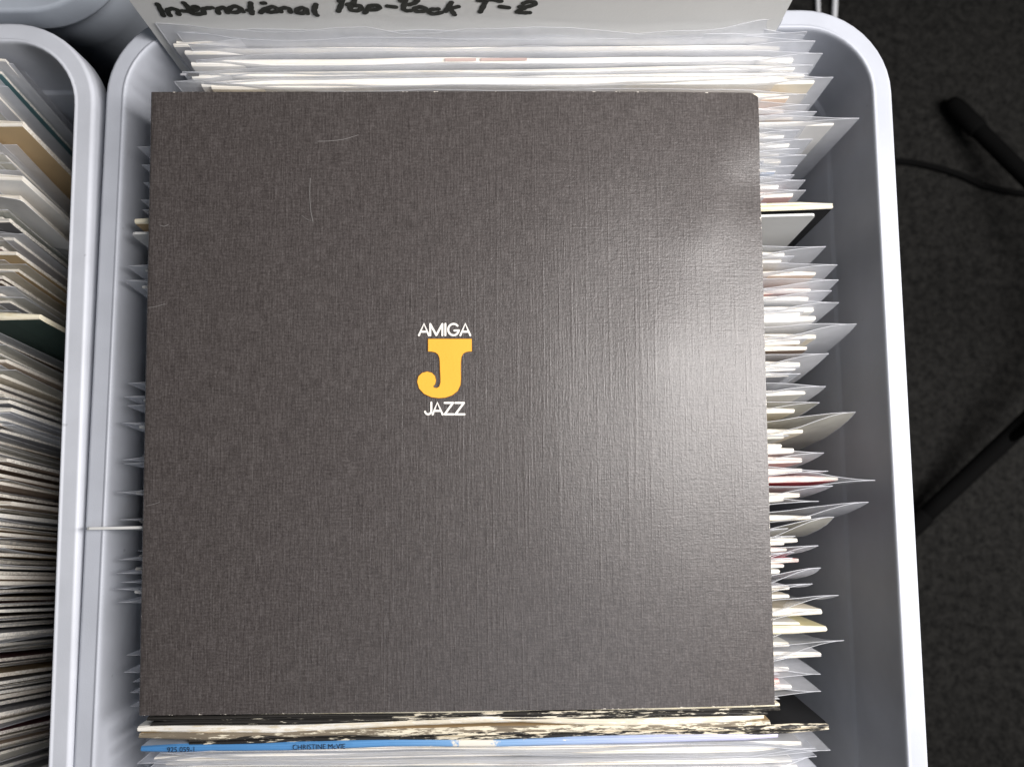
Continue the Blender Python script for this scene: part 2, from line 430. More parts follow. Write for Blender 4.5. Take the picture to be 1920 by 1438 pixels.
# flat print and writing: strokes given in photo pixels, laid on a plane of the scene
def strokes_on_plane(name, strokes, width_px, mat, p0, n, lift, parent, hfun=None, smooth=True, taper=0.0):
    inv = parent.matrix_world.inverted() if parent else Matrix()
    verts, faces = [], []; dz = 0
    a0 = at_plane(960, 400, p0, n); a1 = at_plane(961, 400, p0, n); mpp = (a1 - a0).length
    for si, s in enumerate(strokes):
        pts = [at_plane(x, y, p0, n) for x, y in s]
        if smooth and len(pts) > 2: pts = spline(pts, 5)
        off = n * (lift + dz); dz += 6e-6
        hw = width_px * mpp / 2
        if len(pts) == 1: pts = [pts[0], pts[0] + Vector((hw * .3, 0, 0))]
        base = len(verts); m = len(pts); left_, right_ = [], []
        for i, p in enumerate(pts):
            t = (pts[min(m - 1, i + 1)] - pts[max(0, i - 1)])
            t = t.normalized() if t.length > 1e-9 else Vector((1, 0, 0))
            sd = n.cross(t).normalized()
            w = hw * (1 + taper * math.sin(i * 1.3 + si))
            verts.append(p + sd * w + off); verts.append(p - sd * w + off)
        for i in range(m - 1):
            a = base + 2 * i; faces.append((a, a + 1, a + 3, a + 2))
        for e, sg in ((0, -1), (m - 1, 1)):       # round ends
            t = (pts[min(m - 1, e + 1)] - pts[max(0, e - 1)]).normalized(); sd = n.cross(t).normalized()
            cb = len(verts); K = 8
            for k in range(K + 1):
                an = math.pi * k / K - math.pi / 2
                verts.append(pts[e] + (t * sg * math.cos(an) + sd * math.sin(an)) * hw * .98 + off + n * 3e-6)
            f = tuple(range(cb, cb + K + 1)); faces.append(f if sg > 0 else f[::-1])
    return meshobj(name, [inv @ v for v in verts], faces, mat, parent)
def zpt(scale, ox, oy):
    return lambda L: [[(ox + x / scale, oy + y / scale) for x, y in s] for s in L]
bpy.context.view_layer.update()
Z = zpt(6.537, 740, 580)
def garc(cx, cy, rx, ry, a0, a1, n=14):
    return [(cx + rx * math.cos(R(a0 + (a1 - a0) * k / n)), cy - ry * math.sin(R(a0 + (a1 - a0) * k / n))) for k in range(n + 1)]
M_white_ink = mat_paper('white_print', (.80, .77, .72), print_amt=.05)
M_yellow_ink = mat_paper('yellow_print', (.80, .43, .045), print_amt=.05)
M_brown_ink = mat_paper('brown_print', (.20, .075, .012), print_amt=.1)
def add_text(name, letters):
    strokes_on_plane(name, Z(letters), 26 / 6.537, M_white_ink, b_p, b_n, .00040, bk, smooth=False)
add_text('lettering', [[(298, 320), (360, 178), (420, 320)], [(326, 276), (394, 276)],
    [(437, 320), (437, 184)], [(437, 182), (511, 318)], [(511, 318), (585, 182)], [(585, 184), (585, 320)],
    [(622, 180), (622, 320)], garc(722, 250, 66, 70, 42, 352), [(788, 262), (732, 262)],
    [(806, 320), (866, 178), (927, 320)], [(832, 276), (900, 276)]])
add_text('lettering', [[(450, 1142), (450, 1242)] + garc(411, 1242, 39, 44, 0, -165, 10)[1:], [(466, 1288), (524, 1142), (588, 1288)], [(493, 1244), (556, 1244)],
    [(614, 1146), (716, 1146)], [(716, 1146), (614, 1286)], [(614, 1286), (722, 1286)],
    [(744, 1146), (850, 1146)], [(850, 1146), (744, 1286)], [(744, 1286), (856, 1286)]])
Jp = [(412, 365), (945, 365), (945, 517), (905, 518)] + [(872, 524), (838, 546), (818, 585), (811, 650), (810, 750), (812, 850), (806, 925), (772, 1000), (705, 1052), (625, 1080), (540, 1087), (450, 1075), (362, 1035), (302, 970), (278, 888), (294, 822), (338, 781), (400, 765), (455, 780), (493, 818), (506, 868), (497, 915), (470, 946), (490, 963), (520, 966), (548, 948), (563, 900), (563, 830), (558, 740), (555, 640), (549, 590), (533, 553), (500, 528), (455, 518), (412, 517)]
inv = bk.matrix_world.inverted()
jv = [inv @ (at_plane(740 + x / 6.537, 580 + y / 6.537, b_p, b_n) + b_n * .00043) for x, y in Jp]
jo = meshobj('emblem_letter', jv, [tuple(range(len(jv)))[::-1]], M_yellow_ink, bk)
strokes_on_plane('emblem_outline', [Z([Jp + [Jp[0]]])[0]], 15 / 6.537, M_brown_ink, b_p, b_n, .00036, bk, smooth=False)
M_scratch = mat_paper('rubbed_scratch', (.17, .16, .155), print_amt=.3)
for s, w in (([(582, 335), (581, 365), (583, 395), (587, 416)], 1.5), ([(596, 266), (620, 265), (645, 262), (672, 254)], 1.1), ([(566, 405), (578, 413), (584, 414)], .8),
             ([(300, 423), (308, 425), (316, 422)], 1.3), ([(279, 577), (293, 575), (310, 570)], .9), ([(275, 948), (288, 945), (300, 941)], .8)):
    strokes_on_plane('scratch', [s], w, M_scratch, b_p, b_n, .00034, bk)

# ------------------------------------------------------------------ records
ZB = -.317                                   # they stand on the crate base
def cover_part(root, cl, cr, h, th, face, edge, seed, wob=.0004, gap=False):
    """cardboard sleeve: a thin slab with softened, slightly uneven top edge (local x cl..cr, z 0..h)"""
    rnd = random.Random(seed); n = 18; verts, faces, fm = [], [], []
    t = th / 2; e = min(.0011, t * .7)
    sect = [(-t, 0.0), (-t, h - .05), (-t, h - .006), (-t, h - e), (-t + e * .7, h - e * .15), (-t * .18, h), (0, h - (.0014 if gap else .0001)), (t * .18, h), (t - e * .7, h - e * .15), (t, h - e), (t, h - .006), (t, h - .05), (t, 0.0)]
    m = len(sect); ph = rnd.uniform(0, 9)
    for i in range(n + 1):
        x = cl + (cr - cl) * i / n
        k = 1 - .35 * (1 if i in (0, n) else 0)
        wy = wob * 2 * noise.noise(Vector((x * 14, ph, 0))); wz = wob * noise.noise(Vector((x * 45, ph, 4)))
        for (y, z) in sect:
            f = max(0, (z - (h - .1)) / .1)
            verts.append((x + (rnd.uniform(-.0002, .0002)), y * k + wy * f, z - (.0006 if i in (0, n) and z > h - .004 else 0) + (wz if z > h - .004 else 0)))
    for i in range(n):
        for j in range(m - 1):
            a = i * m + j; faces.append((a, a + 1, a + m + 1, a + m)); fm.append(1 if 3 <= j <= m - 5 else 0)
        faces.append((i * m + m - 1, i * m, (i + 1) * m, (i + 1) * m + m - 1)); fm.append(0)
    faces.append(tuple(range(m))[::-1]); fm.append(1); faces.append(tuple(range(n * m, n * m + m))); fm.append(1)
    return meshobj('cover', verts, faces, [face, edge], root, fm)
def film_part(root, pl, pr, h, th, seed, curl_r=0.0, curl_l=0.0, openw=.0012, film=None, slope_r=0.0, wave=.0006, drop_r=0.0, ywave=.0):
    """polythene outer sleeve: two sheets meeting at the side seams, open and wavy at the top"""
    rnd = random.Random(seed); nx, zs = 26, [0, .08, .17, .24, .275, .295, .307, .3145, .319, 1]
    zl = [min(z, .319) / .32 * h for z in zs[:-1]] + [h]
    xs = [pl, pl + .004, pl + .010, pl + .018, pl + .028, pl + .04] + [pl + .04 + (pr - pl - .08) * k / 14 for k in range(1, 14)] + [pr - .04, pr - .03, pr - .021, pr - .013, pr - .007, pr - .003, pr]
    nx = len(xs); ph = rnd.uniform(0, 50); verts, faces, fm = [], [], []; rows = len(zl)
    for side in (-1, 1):
        for iz, z in enumerate(zl):
            f = max(0, 1 - (h - z) / .075); f = f * f
            for ix, x in enumerate(xs):
                ends = min(1, min(x - pl, pr - x) / .034) ** 1.7
                op = (th / 2 + .0005) * ends + openw * f * ends * (.45 + .55 * abs(noise.noise(Vector((x * 17, ph + side * 3, 2)))) * 2)
                cy = curl_r * sst(pr - .065, pr, x) ** 1.4 * f + curl_l * sst(-pl - .05, -pl, -x) ** 1.5 * f
                wy = .0016 * f * noise.noise(Vector((x * 13, ph, 7))) + ywave * f * math.sin(x * 62 + ph)
                wz = wave * f * (noise.noise(Vector((x * 26, ph, side))) * 1.6 + .5 * noise.noise(Vector((x * 90, ph, side * 2))))
                dz = -drop_r * sst(pr - .022, pr, x) * (1 if iz >= rows - 2 else (.5 if iz == rows - 3 else 0))
                verts.append((x - slope_r * (h - z) * sst(pr - .03, pr, x) , side * op + cy + wy, z + wz + dz))
    for s in range(2):
        for iz in range(rows - 1):
            for ix in range(nx - 1):
                a = s * rows * nx + iz * nx + ix
                faces.append((a, a + 1, a + nx + 1, a + nx) if s == 0 else (a, a + nx, a + nx + 1, a + 1)); fm.append(0)
    # welted lips and side seams catch the light
    for s in range(2):
        pts = [Vector(verts[s * rows * nx + (rows - 1) * nx + ix]) for ix in range(nx)]
        b0 = len(faces); tube_geo(pts, .00019, 4, verts, faces); fm += [1] * (len(faces) - b0)
    for ix in (0, nx - 1):
        pts = [Vector(verts[iz * nx + ix]) for iz in range(rows)]
        b0 = len(faces); tube_geo(pts, .00018, 4, verts, faces); fm += [1] * (len(faces) - b0)
    return meshobj('plastic_sleeve', verts, faces, [film or M_film, M_film_edge], root, fm, smooth=True)

class Lean:
    K = [(40, 4.0), (145, 2.0), (225, .8), (330, 2.6), (400, 5.0), (650, 6.6), (850, 6.0), (1000, 4.6), (1150, 2.6), (1300, .4), (1400, -.4), (1800, -1.0)]
    @classmethod
    def at(c, py):
        K = c.K
        if py <= K[0][0]: return K[0][1]
        for (a, va), (b, vb) in zip(K, K[1:]):
            if py <= b: return va + (vb - va) * (py - a) / (b - a)
        return K[-1][1]
def stand(tip, xroot, rot, lean, ztop, name='record'):
    """Empty on the crate base below a sleeve whose top edge passes through `tip` (x, y at z=ztop)"""
    ln = -R(lean)
    rt = Euler((ln, 0, rot)).to_matrix()
    ax = rt @ Vector((1, 0, 0)); up = rt @ Vector((0, 0, 1))
    s = (tip.x - xroot) / ax.x; top = Vector((tip.x, tip.y, ztop)) - ax * s
    h = (ztop - ZB) / up.z; base = top - up * h
    return empty(name, base, (ln, 0, rot)), h
def tip_world(px, py, dz=0.0):
    z = 0.0
    for _ in range(3):
        p = at(px, py, z); z = zlim(p.y) + dz
    return p
seed = [100]
def nxt(): seed[0] += 1; return seed[0]
ORD = ['first', 'second', 'third', 'fourth', 'fifth', 'sixth', 'seventh', 'eighth', 'ninth', 'tenth', 'eleventh', 'twelfth', 'thirteenth', 'fourteenth', 'fifteenth', 'sixteenth', 'seventeenth', 'eighteenth', 'nineteenth', 'twentieth']
TENS = {2: 'twenty', 3: 'thirty', 4: 'forty', 5: 'fifty', 6: 'sixty', 7: 'seventy', 8: 'eighty', 9: 'ninety'}
def ordinal(i):
    if i <= 20: return ORD[i - 1]
    if i == 100: return 'hundredth'
    if i > 100: return 'hundred-and-' + ordinal(i - 100)
    t, u = divmod(i, 10)
    return TENS[t] + '-' + ORD[u - 1] if u else TENS[t][:-1] + 'ieth'

# right-hand ends: (tip x, tip y, cover end x or None, cover colour, options) in photo pixels
RIGHT = [
    (1512, 60, 1440, 'pale grey', dict(wave=.0022)),
    (1530, 76, 1462, 'pale grey', dict(wave=.0014)),
    (1543, 100, 1487, 'white', dict(curl=.002)),
    (1525, 122, 1490, 'white', {}),
    (1516, 137, 1508, 'white', {}),
    (1563, 145, 1527, 'cream', dict(curl=.001)),
    (1514, 176, 1480, 'beige', {}),
    (1519, 196, 1470, 'pink', {}),
    (1531, 210, 1487, 'beige', dict(curl=.001)),
    (1612, 222, 1564, 'white', dict(curl=.001, th=.0026)),
    (1500, 244, 1470, 'pale grey', {}),
    (1524, 262, 1480, 'white', dict(curl=.001)),
    (1500, 278, 1462, 'pale grey', {}),
    (1512, 291, 1465, 'white', {}),
    (1495, 312, 1455, 'pale blue', {}),
    (1490, 325, 1452, 'white', {}),
    (1511, 338, 1460, 'white', dict(curl=.0008)),
    (1512, 356, 1487, 'pink', dict(curl=.0008)),
    (1563, 384, 1563, 'black', dict(nofilm=1, th=.0044, board=1)),
    (1549, 463, 1470, 'cream', dict(curl=.002)),
    (1490, 480, 1465, 'cream', {}),
    (1571, 498, 1530, 'beige', dict(curl=.0026)),
    (1574, 528, 1520, 'pink', dict(curl=.0026)),
    (1560, 547, 1516, 'white', dict(curl=.002)),
    (1574, 565, 1526, 'white', dict(curl=.0024)),
    (1510, 583, 1500, 'white', {}),
    (1528, 596, 1530, 'white', dict(nofilm=1)),
    (1613, 606, 1530, 'cream', dict(curl=.0052, drop=.004)),
    (1515, 635, 1500, 'beige', dict(th=.0048)),
    (1512, 652, 1514, 'brown', dict(nofilm=1)),
    (1556, 666, 1500, 'white', dict(curl=.0016)),
    (1500, 688, 1492, 'pale grey', {}),
    (1502, 700, 1480, 'grey', {}),
    (1556, 722, 1510, 'white', dict(curl=.001, drop=.005)),
    (1537, 755, 1490, 'cream', dict(curl=.001, film='y')),
    (1610, 776, 1505, 'cream', dict(curl=.0062, drop=.003, film='y', th=.0030)),
    (1480, 815, 1470, 'pale grey', {}),
    (1466, 835, 1466, 'yellowish', dict(nofilm=1)),
    (1488, 844, 1489, 'white', dict(nofilm=1)),
    (1551, 849, 1504, 'pink', dict(curl=.0012, drop=.004)),
    (1557, 883, 1505, 'white', dict(curl=-.0006, drop=.003)),
    (1641, 900, 1572, 'red', dict(curl=-.0010, openw=.0034, th=.0032)),
    (1563, 912, 1500, 'cream', dict(curl=.0018)),
    (1540, 937, 1470, 'white', dict(curl=-.0010, drop=.004)),
    (1631, 944, 1521, 'cream', dict(curl=.0008, th=.0028)),
    (1570, 971, 1495, 'cream', dict(curl=.003, drop=.003, film='y')),
    (1480, 994, 1470, 'white', {}),
    (1492, 1008, 1475, 'pink', {}),
    (1536, 1026, 1497, 'red', dict(curl=-.0012, openw=.0028)),
    (1490, 1037, 1470, 'white', dict(curl=-.001)),
    (1487, 1049, 1462, 'white', {}),
    (1546, 1068, 1480, 'pale grey', dict(curl=.0022, drop=.004)),
    (1528, 1096, 1480, 'cream', dict(drop=.003)),
    (1575, 1121, 1541, 'cream', dict(curl=.0008, th=.004)),
    (1541, 1147, 1500, 'white', dict(curl=-.0008)),
    (1551, 1156, 1551, 'yellowish', dict(nofilm=1, th=.0040, board=1)),
    (1528, 1180, 1480, 'white', dict(curl=.0014, drop=.004)),
    (1584, 1206, 1540, 'pale grey', dict(curl=.0004)),
    (1512, 1236, 1470, 'white', dict(drop=.006, openw=.002)),
    (1539, 1264, 1480, 'pale grey', dict(curl=-.0012, openw=.0032)),
    (1462, 1281, 1463, 'red', dict(nofilm=1)),
    (1541, 1297, 1485, 'pale grey', dict(curl=-.0016, openw=.002)),
]
for i, (px, py, cpx, col, o) in enumerate(RIGHT):
    lean = Lean.at(py) + random.uniform(-.3, .3)
    rot = R(random.uniform(.35, .95)) if py > 120 else R(.35)
    tip = tip_world(px, py, -.0004 - (.0034 if py > 175 else 0))
    curl = o.get('curl', 0)
    if 940 < py < 1215: curl = (curl if curl > 0 else .0005) * 2.0 + .0062
    elif 640 < py <= 940 and curl > 0: curl += .0022
    tip.y -= curl * .9                                   # the curl itself carries the tip back
    film = not o.get('nofilm')
    W = .326 + random.uniform(0, .004)
    xr = tip.x; xm = xr - W / 2
    z = tip.z
    root, h = stand(tip, xm, rot, lean, z)
    cdrop = random.uniform(.0030, .0062) if film else .0008
    if py < 90: cdrop = .006
    elif py < 180: cdrop = .0018
    cx = at(cpx, py, z - cdrop).x - xm
    th = o.get('th', random.uniform(.0024, .0038))
    face, edge = FACE[col], EDGE[col]
    if o.get('board'): edge = M_board
    cover_part(root, cx - .315, cx, h - cdrop, th, face, edge, nxt(), wob=.0006, gap=(i % 3 == 0))
    if film:
        film_part(root, -W / 2, W / 2, h, th, nxt(), curl_r=curl, curl_l=random.uniform(-.001, .001), openw=o.get('openw', random.uniform(.0006, .0016)),
                  film=M_film_y if o.get('film') == 'y' else M_film, wave=o.get('wave', .0006), drop_r=o.get('drop', random.uniform(0, .0012)))
    if i in (2, 3):                                      # faded print on the spines of two far records, seen through the film
        for (a_, b_, w_, m_) in ([(834, 893, .0016, 'faded'), (901, 988, .0016, 'faded')] if i == 2 else [(337, 348, .0012, 'grey'), (351, 372, .0020, 'dark grey')]):
            xa, xb = (at(q, py + 8, z).x - xm for q in (a_, b_)); zz = h - cdrop + .0007
            meshobj('spine_print', [(xa, -w_ / 2, zz), (xb, -w_ / 2, zz), (xb, w_ / 2, zz), (xa, w_ / 2, zz)], [(0, 1, 2, 3)], M_faded if m_ == 'faded' else FACE[m_], root)
    if film: lab = '%s record in clear sleeve, %s corner down right of the black booklet' % (col, ordinal(i + 1))
    else: lab = 'bare %s card record sleeve, %s corner down right of the black booklet' % (col, ordinal(i + 1))
    tag(root, lab, 'record', 'records standing in the crate under the booklet')

# left-hand ends showing past the booklet: (tip x, tip y, colour, options)
LEFT = [(258, 276, 'pale grey', dict(curl=.001)), (266, 311, 'pale grey', dict(curl=.001)), (269, 342, 'white', dict(curl=.0015)), (265, 375, 'white', dict(curl=.001)), (268, 395, 'pale grey', {}),
        (249, 412, 'tan', dict(nofilm=1, th=.0042, board=1)), (238, 498, 'grey', dict(curl=.001)), (232, 527, 'pale grey', dict(curl=.0015)),
        (240, 718, 'grey', {}), (233, 743, 'pale grey', dict(curl=.001)), (238, 760, 'pale grey', dict(curl=.001)), (225, 793, 'pale grey', dict(curl=.0012)), (229, 860, 'white', dict(curl=-.002, openw=.004)), (232, 868, 'pale grey', {}),
        (219, 923, 'pale grey', dict(openw=.0026)), (226, 974, 'grey', dict(curl=.001)), (222, 1050, 'pale grey', dict(curl=-.002, openw=.003)), (219, 1073, 'grey', dict(curl=-.0015)), (229, 1090, 'pale grey', dict(curl=.001)),
        (214, 1109, 'white', dict(curl=.001)), (223, 1128, 'grey', {}), (238, 1229, 'pale grey', {}), (232, 1262, 'pale grey', {}), (250, 1277, 'white', {}), (246, 1300, 'white', dict(openw=.003)), (246, 1323, 'cream', {})]
for i, (px, py, col, o) in enumerate(LEFT):
    lean = Lean.at(py - 8) + random.uniform(-.3, .3); rot = R(random.uniform(.2, .8))
    tip = tip_world(px, py, -.0042); curl = o.get('curl', 0); tip.y -= curl * .9
    film = not o.get('nofilm'); W = .324
    xm = tip.x + W / 2; root, h = stand(tip, xm, rot, lean, tip.z)
    th = o.get('th', random.uniform(.0022, .0032)); cdrop = random.uniform(.003, .006) if film else .0008
    cl = -W / 2 + (.0075 if film else .0002)
    cover_part(root, cl, cl + .315, h - cdrop, th, FACE[col], M_board if o.get('board') else EDGE[col], nxt(), gap=i % 2 == 0)
    if film: film_part(root, -W / 2, W / 2, h, th, nxt(), curl_l=curl, openw=o.get('openw', .0012), drop_r=random.uniform(0, .0015))
    tag(root, ('%s record in clear sleeve, %s corner down left of the black booklet' if film else 'bare %s card record sleeve, %s corner down left of the black booklet') % (col, ordinal(i + 1)), 'record', 'records standing in the crate under the booklet')

# stiff white divider cards
def slab(name, root, x0, x1, h, th, mat, z0=0.0, r=.002):
    v, f = [], []
    for y in (-th / 2, th / 2):
        v += [(x0, y, z0), (x1, y, z0), (x1, y, h - r), (x1 - r * .3, y, h - r * .3), (x1 - r, y, h), (x0 + r, y, h), (x0 + r * .3, y, h - r * .3), (x0, y, h - r)]
    f = [tuple(range(8)), tuple(range(8, 16))[::-1]] + [(k, k + 8, (k + 1) % 8 + 8, (k + 1) % 8) for k in range(8)]
    return meshobj(name, v, f, mat, root)
def divider(lpx, lpy, rpx, rpy, dz, lean, label, roll=0.0):
    a = tip_world(lpx, lpy, dz); b = tip_world(rpx, rpy, dz); a.z = b.z = z = (a.z + b.z) / 2
    rot = math.atan2(b.y - a.y, b.x - a.x)
    root, h = stand(b, (a.x + b.x) / 2, rot, lean, z, 'divider_card')
    L = (b - a).length
    root.rotation_euler.y = roll; root.location.x -= h * math.sin(roll)
    slab('card', root, -L / 2, L / 2, h, .0013, M_card)
    return tag(root, label, 'divider', 'divider cards between the records'), h
divider(246, 438, 1530, 402, -.0042, 5.2, 'white divider card in front of the bare black sleeve, right of the booklet')
divider(167, 990, 1425, 968, -.0004, 5.2, 'white divider card whose corner overhangs the left rim of the crate', roll=R(1.25))

# the tall card with handwriting at the far end
pl_, pr_ = at(253, 14, .030), at(1478, 14, .030)
rot = math.atan2(pr_.y - pl_.y, pr_.x - pl_.x)
LEAN_C = 4.0
card_root, hc = stand(pr_, (pl_.x + pr_.x) / 2, rot, LEAN_C, .030, 'divider_card')
Lc = (pr_ - pl_).length
slab('card', card_root, -Lc / 2, Lc / 2, hc + .035, .0009, M_card, r=.004)
tag(card_root, 'tall pale divider card with black marker handwriting at the far end', 'divider', 'divider cards between the records')
bpy.context.view_layer.update()
cmw = card_root.matrix_world
c_n = (cmw.to_3x3() @ Vector((0, -1, 0))).normalized(); c_p = cmw @ Vector((0, -.00045, hc))
A = zpt(5.19, 290, 0); B = zpt(4.571, 600, 0)
WORDS = [
    ('handwriting', A([[(28, 40), (52, 80), (85, 152)], [(150, 150), (128, 115), (132, 95), (175, 84), (222, 100), (234, 140)],
      [(285, 28), (315, 60), (345, 118)], [(270, 106), (320, 110)], [(352, 112), (415, 86), (405, 62), (365, 80), (350, 115), (400, 138), (478, 130)],
      [(482, 128), (474, 92), (505, 80), (560, 74)], [(622, 128), (616, 92), (660, 72), (690, 84), (708, 122)],
      [(842, 84), (790, 60), (735, 78), (728, 112), (790, 120), (838, 98), (830, 78)], [(836, 96), (860, 112)], [(935, 28), (936, 80), (946, 132)], [(908, 100), (950, 106)],
      [(1048, 30), (1070, 28)], [(1080, 82), (1050, 104), (1034, 122)], [(1098, 112), (1100, 82), (1145, 64), (1190, 82), (1182, 110), (1125, 116), (1088, 100)], [(1228, 112), (1222, 88), (1270, 74), (1310, 86), (1322, 116)],
      [(1478, 88), (1430, 74), (1386, 94), (1392, 124), (1448, 124), (1480, 100)], [(1478, 92), (1486, 128)], [(1570, 42), (1554, 90), (1562, 128), (1580, 146)]])),
    ('handwriting', B([[(192, -14), (180, 45), (158, 96)], [(165, 10), (235, -22), (290, -6), (285, 24), (235, 40)], [(300, 44), (258, 62), (272, 86), (325, 90), (356, 68), (335, 48), (290, 46)],
      [(425, 50), (408, 80), (384, 110)], [(418, 58), (462, 44), (506, 54), (498, 76), (448, 84), (410, 78)], [(580, 52), (648, 60)],
      [(735, -12), (722, 36), (716, 74), (738, 90), (776, 90)], [(690, 6), (770, -20), (834, 0), (812, 24), (762, 40)], [(860, 56), (812, 72), (830, 96), (888, 94), (902, 70), (856, 56)],
      [(1012, 76), (955, 80), (928, 102), (975, 118), (1040, 106)], [(1126, 20), (1098, 66), (1076, 96)], [(1184, 56), (1110, 74)], [(1112, 74), (1136, 100), (1152, 124)]])),
    ('handwriting', B([[(1424, 0), (1402, 50), (1374, 102)], [(1358, 4), (1450, -6), (1550, 10)], [(1545, 56), (1616, 66)],
      [(1745, 28), (1795, 12), (1842, 22), (1832, 42), (1770, 58), (1712, 58)], [(1770, 60), (1730, 80), (1690, 100)], [(1690, 102), (1740, 108), (1796, 108)]])),
]
for nm, s in WORDS:
    strokes_on_plane(nm, s, 6.6, M_ink, c_p, c_n, .00025, card_root, taper=.10)

# loose clear sleeve standing right in front of the card, with a wavy mouth
def wavy_sleeve():
    tip = tip_world(1466, 44, .006)
    W = .322; root, h = stand(tip, tip.x - W / 2, R(.2), 3.6, tip.z)
    cover_part(root, -W / 2 + .005, W / 2 - .006, h - .014, .003, FACE['pale grey'], EDGE['pale grey'], nxt())
    film_part(root, -W / 2, W / 2, h, .003, nxt(), openw=.002, wave=.0030, ywave=.0011)
    tag(root, 'record in a clear sleeve with wavy mouth right against the handwritten card', 'record', 'records standing in the crate under the booklet')
wavy_sleeve()

# worn card sleeves between the booklet and the lower edge of the picture
def bare(lx, ly, rx, ry, th, face, edge, label, dz=-.0030, gap=False, wob=.0007):
    a = tip_world(lx, ly, dz); b = tip_world(rx, ry, dz); z = min(a.z, b.z); rot = math.atan2(b.y - a.y, b.x - a.x)
    root, h = stand(b, (a.x + b.x) / 2, rot, Lean.at((ly + ry) / 2), z); L = (b - a).length
    cover_part(root, -L / 2, L / 2, h, th, face, edge, nxt(), gap=gap, wob=wob)
    return tag(root, label, 'record', 'records standing in the crate under the booklet'), h, L
bare(262, 1338, 1463, 1322, .0022, FACE['cream'], M_board, 'pale record sleeve edge just below the bottom edge of the black booklet')
bare(274, 1349, 1464, 1331, .0026, FACE['black'], M_spine_black2, 'thin black sleeve with white rubbed rims, nearest below the black booklet', gap=True)
bare(281, 1359, 1440, 1337, .0026, FACE['black'], M_spine_black2, 'thin black sleeve with cream chips, above the thick white rolled edge', gap=True)
bare(257, 1369, 1434, 1344, .0040, FACE['white'], M_spine_white, 'sleeve with thick white rolled edge below the black booklet', wob=.0016)
bare(259, 1383, 1446, 1356, .0036, FACE['tan'], M_spine_tan, 'worn tan sleeve edge between white rolled edge and long black one', wob=.0012)
bare(354, 1391, 1555, 1363, .0046, FACE['black'], M_spine_black, 'thick black sleeve with cream wear sticking out far right above the blue spine', gap=True, wob=.0009)
root, hb, Lb = bare(263, 1405, 1460, 1381, .0040, FACE['pale blue'], M_blue, 'sleeve with narrow blue spine and small black lettering near the bottom')
def spine_text(root, txt, x_left, width, h, th, size):
    cu = bpy.data.curves.new('t', 'FONT'); cu.body = txt; cu.size = 1; cu.align_x = 'LEFT'
    ob = bpy.data.objects.new('t', cu); C.objects.link(ob); bpy.context.view_layer.update()
    me = ob.to_mesh(); vs = [v.co.copy() for v in me.vertices]; fs = [tuple(p.vertices) for p in me.polygons]
    x0 = min(v.x for v in vs); x1 = max(v.x for v in vs); y0 = min(v.y for v in vs); y1 = max(v.y for v in vs)
    kx = width / (x1 - x0); ky = size / (y1 - y0)
    verts = [(x_left + (v.x - x0) * kx, (v.y - (y0 + y1) / 2) * ky - .0001, h) for v in vs]
    bpy.data.objects.remove(ob); bpy.data.curves.remove(cu)
    return meshobj('lettering', verts, fs, M_spineink, root)
bpy.context.view_layer.update()
def xl(px): return (at(px, 1400, zlim(-.13)).x) - root.matrix_world.translation.x
spine_text(root, '925 059-1', xl(309), xl(360) - xl(309), hb + .0006, .004, .0025)
spine_text(root, 'CHRISTINE McVIE', xl(546), xl(645) - xl(546), hb + .0006, .004, .0025)

BOTTOM = [(300, 1412, 1558, 1401, 'pale grey', dict(drop=.001, curl=-.001)), (258, 1429, 1530, 1409, 'white', dict(curl=.0016)), (280, 1440, 1546, 1432, 'white', dict(drop=.010)),
          (290, 1456, 1540, 1446, 'pale grey', {}), (270, 1470, 1552, 1462, 'white', {}), (266, 1488, 1520, 1478, 'cream', {}), (280, 1504, 1538, 1494, 'pale grey', {}), (270, 1520, 1528, 1510, 'white', {}), (284, 1538, 1540, 1528, 'white', {})]
for i, (lx, ly, rx, ry, col, o) in enumerate(BOTTOM):
    a = tip_world(lx, ly, -.0038); b = tip_world(rx, ry, -.0038); rot = math.atan2(b.y - a.y, b.x - a.x); L = (b - a).length
    root2, h = stand(b, (a.x + b.x) / 2, rot, Lean.at(ly), min(a.z, b.z)); th = .0030
    cover_part(root2, -L / 2 + .006, -L / 2 + .006 + min(.315, L - .010), h - .004, th, FACE[col], EDGE[col], nxt(), gap=True)
    film_part(root2, -L / 2, L / 2, h, th, nxt(), curl_r=o.get('curl', 0), drop_r=o.get('drop', .0006), openw=.0012)
    tag(root2, '%s record in clear plastic sleeve, %s one below the blue spine' % (col, ordinal(i + 1)), 'record', 'records standing in the crate under the booklet')

